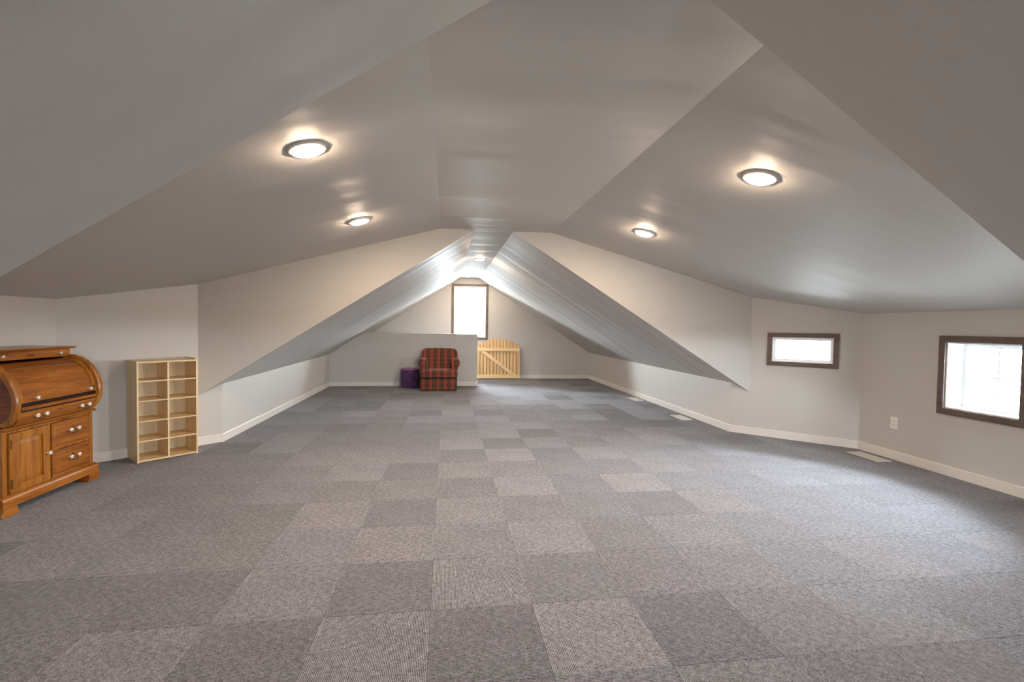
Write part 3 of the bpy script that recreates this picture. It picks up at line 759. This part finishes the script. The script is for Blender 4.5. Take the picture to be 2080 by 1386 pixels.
# ------------------------------------------------------------------ ottoman
ott = tag(empty('ottoman', (-0.728, 9.800, 0)), 'round purple woven drum ottoman on the carpet beside the striped armchair', 'ottoman')
bm = bmesh.new(); lathe(bm, [(0.172, 0.0), (0.180, 0.010), (0.184, 0.12), (0.185, 0.24), (0.182, 0.345), (0.176, 0.356)], 44)
part('body', bm, 'purple', ott, True, 40)
bm = bmesh.new(); lathe(bm, [(0.178, 0.352), (0.182, 0.362), (0.176, 0.374), (0.150, 0.383), (0.08, 0.389), (0.0, 0.391)], 44)
part('top_cushion', bm, 'purple_top', ott, True, 50)
bm = bmesh.new(); 
tube(bm, [(0.181*math.cos(2*math.pi*k/44), 0.181*math.sin(2*math.pi*k/44), 0.354) for k in range(45)], 0.005, 6)
part('piping', bm, 'purple', ott, True, 60)

# ------------------------------------------------------------------ wooden gate leaning on the back wall
gate = tag(empty('garden_gate', (0.715, 11.245, 0)), 'raw pine arched-top garden gate with diagonal brace leaning against the back wall', 'gate')
gate.rotation_euler = (-math.radians(6.0), 0, 0)
GW = 1.040
NS = 13; pit = GW/NS
for k in range(NS):
    xa, xb = k*pit+0.009, (k+1)*pit-0.009
    zt = lambda x: 0.800+0.180*(1-((x-GW/2)/(GW/2))**2)
    bm = bmesh.new(); xm = (xa+xb)/2
    prism(bm, [(xa, 0.040, 0.014), (xb, 0.040, 0.014), (xb, 0.040, zt(xb)), (xm, 0.040, zt(xm)), (xa, 0.040, zt(xa))], (0, 0.026, 0))
    part('slat', bm, 'pineZ', gate)
part('rail', B(0, GW, 0.0, 0.02, 0.672, 0.752, bev=0.003), 'pineX', gate)
part('rail', B(0, GW, 0.0, 0.02, 0.020, 0.112, bev=0.003), 'pineX', gate)
for xa, xb in ((0, 0.072), (GW-0.078, GW)):
    part('stile', B(xa, xb, 0.02, 0.039, 0.0, 0.79, bev=0.003), 'pineZ', gate)
    part('stile_face', B(xa, xb, 0.001, 0.02, 0.112, 0.672, bev=0.002), 'pineZ', gate)
bm = bmesh.new(); prism(bm, [(0.074, 0.004, 0.668), (0.205, 0.004, 0.668), (GW-0.10, 0.004, 0.116), (GW-0.235, 0.004, 0.116)], (0, 0.034, 0))
part('brace', bm, 'pineX', gate)

# ------------------------------------------------------------------ floor registers and outlet
def register(x0, x1, y0, y1, label):
    e = tag(empty('floor_register', ((x0+x1)/2, (y0+y1)/2, 0)), label, 'floor vent', 'white floor registers along the right walls')
    hx, hy = (x1-x0)/2, (y1-y0)/2; b = 0.016
    bm = bmesh.new()
    for d in ((-hx, hx, -hy, -hy+b), (-hx, hx, hy-b, hy), (-hx, -hx+b, -hy+b, hy-b), (hx-b, hx, -hy+b, hy-b), (-0.004, 0.004, -hy+b, hy-b)): box(bm, *d, 0.0, 0.005)
    part('frame', bm, 'register', e)
    bm = bmesh.new(); n = 22
    for k in range(n):
        y = -hy+b+(2*hy-2*b)*(k+0.5)/n; box(bm, -hx+b, hx-b, y-0.0052, y+0.0052, 0.0008, 0.0036)
    s = part('louvres', bm, 'register', e); s['kind'] = 'stuff'
    part('backing', B(-hx+b, hx-b, -hy+b, hy-b, 0.0002, 0.0006), 'slot', e)
register(4.165, 4.325, 4.045, 4.415, 'white metal floor register by the corner left of the square window')
register(3.248, 3.405, 6.150, 6.520, 'white metal floor register by the far right knee wall, nearer of the two')
register(3.265, 3.422, 7.850, 8.235, 'small white metal floor register by the right knee wall, farthest away')
out = tag(empty('wall_outlet', (XRo, 4.133, 0.363), -math.pi/2), 'white duplex wall outlet low on the right wall beside the square window', 'outlet')
part('cover_plate', B(-0.037, 0.037, -0.006, 0, -0.059, 0.059, bev=0.002), 'plate', out)
for zz in (-0.021, 0.021):
    bm = bmesh.new(); prism(bm, [(0.016*math.cos(a)*1.05, -0.0085, zz+0.0145*math.sin(a)) for a in [2*math.pi*k/14 for k in range(14)]], (0, 0.003, 0))
    rc = part('receptacle', bm, 'plate', out)
    bm = bmesh.new(); box(bm, -0.0075, -0.0050, -0.0090, -0.0084, zz-0.001, zz+0.009); box(bm, 0.0050, 0.0075, -0.0090, -0.0084, zz-0.001, zz+0.008); box(bm, -0.0025, 0.0025, -0.0090, -0.0084, zz-0.010, zz-0.005)
    part('slots', bm, 'slot', rc)
bm = bmesh.new(); lathe(bm, [(0.003, -0.0075), (0.003, -0.005)], 10, (0, 0, 0), 'y'); part('screw', bm, 'plate', out)
